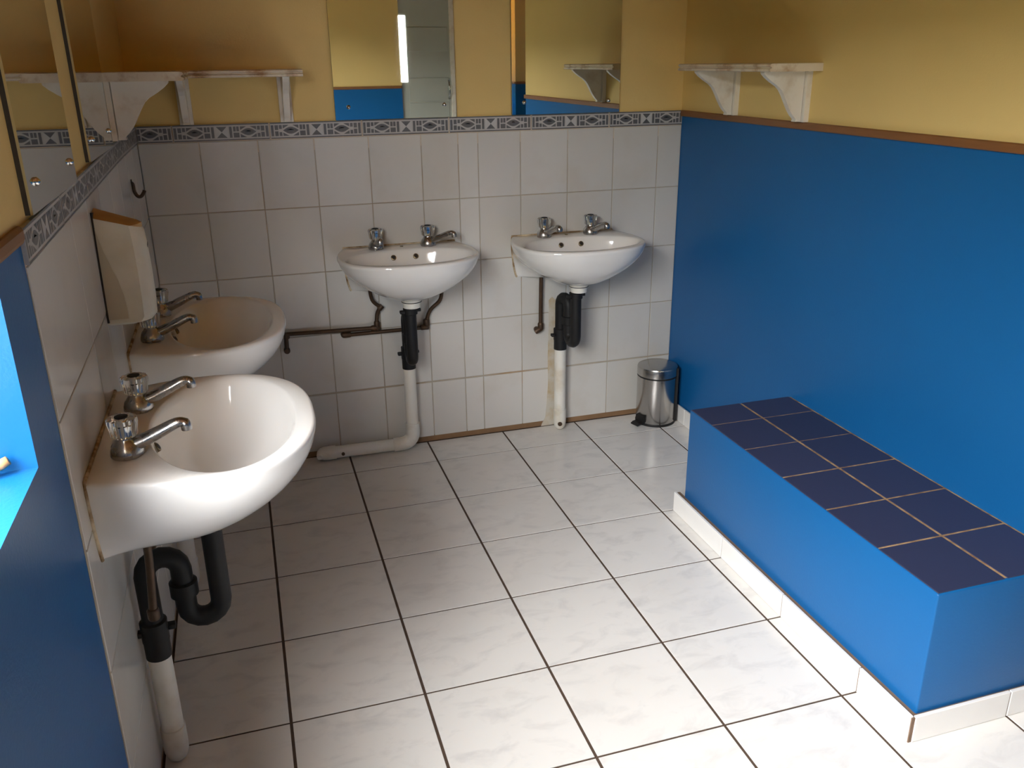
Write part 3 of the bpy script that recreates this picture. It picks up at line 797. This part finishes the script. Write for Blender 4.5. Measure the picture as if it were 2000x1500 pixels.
# ------------------------------------------------------------------ mirrors
def mirror(label, wall, a0, a1, zb, zt=2.18):
    if wall == 'back':
        f = lambda d0, d1: (a0, a1, TB - d1, TB - d0, zb, zt); loc = ((a0 + a1) / 2, TB, zb)
        sc = [(a0 + 0.050, -0.004, zb + 0.046), (a1 - 0.048, -0.004, zb + 0.046)]; n = Vector((0, -1, 0))
    else:
        f = lambda d0, d1: (-LP + d0, -LP + d1, a0, a1, zb, zt); loc = (-LP, (a0 + a1) / 2, zb)
        sc = [(0.009, a0 + 0.062, zb + 0.046), (0.009, a1 - 0.050, zb + 0.044)]; n = Vector((1, 0, 0))
    root = thing('mirror', loc, label, 'mirror', 'frameless wall mirrors'); O = root.location
    boxobj('backing', f(0.0, 0.0075), 'mirror_backing', root, O)
    boxobj('glass', f(0.0078, 0.012), 'mirror', root, O)
    for p in sc:
        bm = bmesh.new(); p = Vector(p) - n * 0.0005
        tube(bm, [p, p + n * 0.003, p + n * 0.006, p + n * 0.0085], [0.0075, 0.0075, 0.0055, 0.002], 14); finish('screw_cap', bm, 'bright_chrome', root, O, smooth=50)
    return root
mirror('frameless mirror on back wall reflecting grey door and bright slit', 'back', 0.700, 1.163, 1.3535)
mirror('frameless mirror on back wall reflecting the corner shelf', 'back', 1.388, 1.846, 1.3535)
mirror('narrow-looking mirror on left wall next to wooden trim and window', 'left', -1.842, -1.385, 1.329)
mirror('mirror on left wall beside the corner shelf bracket', 'left', -1.158, -0.712, 1.345)

# ------------------------------------------------------------------ bracket shelves
def bracket_profile():
    """(out from wall, height below the board) outline of the curved web"""
    pts = [(0.0215, 0.0), (0.174, 0.0), (0.173, -0.006), (0.160, -0.018), (0.140, -0.032), (0.116, -0.046), (0.103, -0.058), (0.092, -0.074),
           (0.083, -0.090), (0.073, -0.108), (0.063, -0.124), (0.052, -0.138), (0.043, -0.146), (0.040, -0.150), (0.042, -0.154), (0.042, -0.157), (0.0215, -0.157)]
    return pts
def shelf(label, org, Dv, Av, boards, brackets, ztop=1.536, th=0.024):
    """Dv out of the wall, Av along it; boards: (a0, a1, d0, d1)"""
    org, Dv, Av = Vector(org), Vector(Dv), Vector(Av)
    root = thing('wall_shelf', org + Vector((0, 0, 1.355)), label, 'shelf', 'white bracket shelves'); O = root.location
    P = lambda a_, d, z: org + Av * a_ + Dv * d + Vector((0, 0, z))
    for a0, a1, d0, d1 in boards:
        # moulded front edge: rounded top lip, step, lower lip
        prof = [(d0, 0.0), (d1 - 0.010, 0.0), (d1 - 0.004, -0.001), (d1 - 0.001, -0.004), (d1 - 0.001, -0.008), (d1 - 0.006, -0.010), (d1 - 0.006, -0.014), (d1, -0.016), (d1, -0.022), (d1 - 0.004, -th), (d0, -th)]
        bm = bmesh.new(); prism(bm, prof, lambda d, z, t: P(t, d, ztop + z), a0, a1); finish('board', bm, 'worn_board', root, O)
    for a_ in brackets:
        bm = bmesh.new(); prism(bm, bracket_profile(), lambda d, z, t: P(t, d, ztop - th + z), a_ - 0.011, a_ + 0.011)
        br = finish('bracket', bm, 'white_paint', root, O)
        bm = bmesh.new(); prism(bm, [(0.0, 0.0), (0.0190, 0.0), (0.0190, -0.1585), (0.0, -0.1585)], lambda d, z, t: P(t, d, ztop - th + z), a_ - 0.023, a_ + 0.023)
        finish('back_plate', bm, 'white_paint', br, O)
    return root
shelf('worn white shelf with two curved brackets on right wall', (RX, 0, 0), (-1, 0, 0), (0, 1, 0), [(-0.918, -0.310, 0.0, 0.193)], [-0.846, -0.412])
shelf('short white shelf with one bracket on left wall beside mirror', (-LP, 0, 0), (1, 0, 0), (0, 1, 0), [(-0.700, -0.205, 0.003, 0.218)], [-0.640])
shelf('long white corner shelf on back wall under shaded cream paint', (0, TB, 0), (0, -1, 0), (1, 0, 0), [(0.0, 0.580, 0.0, 0.205)], [0.176, 0.523])

# ------------------------------------------------------------------ soap dispenser on the left wall
disp = thing('soap_dispenser', (0.0, -1.215, 0.985), 'yellowed white plastic soap dispenser on left wall above basin', 'dispenser')
DO_ = disp.location
def plan(w, d_side, d_mid, n=10):
    pts = [(-w, 0.0)]
    for k in range(n + 1):
        t = -1 + 2 * k / n; pts.append((w * t, d_side + (d_mid - d_side) * (1 - abs(t) ** 2.6)))
    pts.append((w, 0.0)); return pts
levels = [(-0.010, 0.040, 0.050, 0.066), (-0.004, 0.055, 0.072, 0.092), (0.008, 0.058, 0.080, 0.104), (0.05, 0.058, 0.081, 0.106), (0.11, 0.058, 0.081, 0.106), (0.17, 0.058, 0.079, 0.104), (0.206, 0.058, 0.077, 0.101)]
bm = bmesh.new(); rr_ = []
for z, w, ds, dm in levels: rr_.append([bm.verts.new((0.0005 + d, u, z)) for u, d in plan(w, ds, dm)])
slope = lambda d: 0.240 - 0.28 * d                       # the top falls towards the front
rr_.append([bm.verts.new((0.0005 + d, u, slope(d))) for u, d in plan(0.058, 0.075, 0.098)])
for a_, b_ in zip(rr_, rr_[1:]):
    for k in range(len(a_)): bm.faces.new((a_[k], a_[(k + 1) % len(a_)], b_[(k + 1) % len(a_)], b_[k]))
bm.faces.new(rr_[0]); bm.faces.new(rr_[-1])
finish('cover', bm, 'dispenser', disp, smooth=40)
bm = bmesh.new(); grid = []
for k in range(11):                                      # domed lid of the tank, stained brown
    u = -0.0575 + 0.115 * k / 10; e = 1 - (u / 0.0575) ** 2
    dmax = 0.0745 + 0.023 * (1 - abs(u / 0.0575) ** 2.6)
    grid.append([bm.verts.new((0.0008 + d, u, slope(d) - 0.001 + 0.022 * e * (1 - 0.35 * d / dmax if q < 5 else 0.5))) for q, d in enumerate([dmax * t for t in (0, 0.2, 0.45, 0.7, 0.9, 1.0)])])
for a_, b_ in zip(grid, grid[1:]):
    for q in range(5): bm.faces.new((a_[q], a_[q + 1], b_[q + 1], b_[q]))
fl = [bm.verts.new((g_[-1].co.x, g_[-1].co.y, slope(g_[-1].co.x) - 0.002)) for g_ in grid]
for q in range(10): bm.faces.new((grid[q][-1], grid[q + 1][-1], fl[q + 1], fl[q]))
finish('stained_top', bm, 'dispenser_stain', disp, smooth=50)
# back tray whose curved edge shows on the side
curve = [(0.0, 0.236), (0.006, 0.20), (0.014, 0.165), (0.026, 0.125), (0.036, 0.095), (0.043, 0.06), (0.046, 0.03), (0.046, 0.006), (0.0, 0.006)]
bm = bmesh.new(); prism(bm, curve, lambda d, z, t: Vector((0.0006 + d, t, z)), -0.0605, 0.0605); finish('back_tray', bm, 'dispenser_tray', disp)
bm = bmesh.new(); prism(bm, [(-0.001, 0.252), (0.004, 0.252), (0.004, -0.001), (-0.001, -0.001)], lambda d, z, t: Vector((d, t, z)), -0.062, 0.062); finish('wall_plate', bm, 'dark_hole', disp)
for u, z, s in ((-0.003, 0.168, 0.0045), (0.009, 0.172, 0.004)):
    bm = bmesh.new(); tube(bm, [(0.101, u, z), (0.1052, u, z)], s, 12); finish('print_mark', bm, 'print_grey', disp)
disp.rotation_euler = (math.radians(-6.5), 0, 0)

# ------------------------------------------------------------------ towel hook
hook = thing('wall_hook', (0.0, -0.365, 1.16), 'small dark bent metal hook on left tiles above dispenser', 'hook')
bm = bmesh.new(); tube(bm, smooth_path([(-0.004, -0.365, 1.206), (0.004, -0.363, 1.198), (0.005, -0.36, 1.176), (0.012, -0.358, 1.160), (0.022, -0.356, 1.158), (0.031, -0.354, 1.168), (0.035, -0.352, 1.176)], 4), 0.0058, 10)
finish('rod', bm, 'old_copper', hook, hook.location, smooth=True)
bm = bmesh.new(); tube(bm, [(-0.001, -0.365, 1.206), (0.003, -0.365, 1.206)], 0.008, 14); finish('rose', bm, 'old_copper', hook, hook.location)

# ------------------------------------------------------------------ pedal bin
BC = Vector((2.030, -0.100, 0.0)); br_ = 0.0885
binr = thing('pedal_bin', BC, 'small stainless steel pedal bin in the corner by the blue wall', 'bin')
bm = bmesh.new(); lathe(bm, [(0.0, 0.004), (br_ - 0.002, 0.004), (br_, 0.008), (br_, 0.221), (br_ - 0.003, 0.223), (0.0, 0.223)], 56); finish('body', bm, 'steel', binr, smooth=40)
bm = bmesh.new(); lathe(bm, [(0.0, 0.0), (br_ + 0.002, 0.0), (br_ + 0.0025, 0.005), (br_ + 0.001, 0.010), (0.0, 0.010)], 56); finish('base_ring', bm, 'black_plastic', binr, smooth=40)
bm = bmesh.new(); lathe(bm, [(0.0, 0.222), (br_ + 0.001, 0.222), (br_ + 0.001, 0.229), (0.0, 0.229)], 56); finish('collar', bm, 'black_plastic', binr, smooth=40)
bm = bmesh.new(); lathe(bm, [(0.0, 0.229), (br_ + 0.0015, 0.229), (br_ + 0.0015, 0.262), (br_ - 0.001, 0.268), (br_ - 0.010, 0.272), (br_ * 0.55, 0.276), (0.0, 0.278)], 56); finish('lid', bm, 'steel', binr, smooth=40)
pd = Vector((-0.96, -0.30, 0)).normalized(); ps = Vector((-pd.y, pd.x, 0))
bm = bmesh.new()
def pedal_pt(a_, b_, t): return pd * a_ + ps * t + Vector((0, 0, b_))
prism(bm, [(br_ - 0.01, 0.012), (br_ + 0.028, 0.010), (br_ + 0.040, 0.006), (br_ + 0.042, 0.010), (br_ + 0.030, 0.017), (br_ - 0.01, 0.019)], pedal_pt, -0.022, 0.022)
finish('pedal', bm, 'black_plastic', binr)
bm = bmesh.new(); prism(bm, [(br_ - 0.006, 0.016), (br_ + 0.008, 0.016), (br_ + 0.008, 0.044), (br_ - 0.006, 0.046)], pedal_pt, -0.026, 0.026); finish('pedal_housing', bm, 'black_plastic', binr)
hd = Vector((0.82, -0.57, 0)).normalized(); hs = Vector((-hd.y, hd.x, 0))
bm = bmesh.new(); prism(bm, [(br_ - 0.004, 0.010), (br_ + 0.008, 0.010), (br_ + 0.008, 0.262), (br_ - 0.004, 0.266)], lambda a_, b_, t: hd * a_ + hs * t + Vector((0, 0, b_)), -0.012, 0.012); finish('hinge_strip', bm, 'black_plastic', binr)
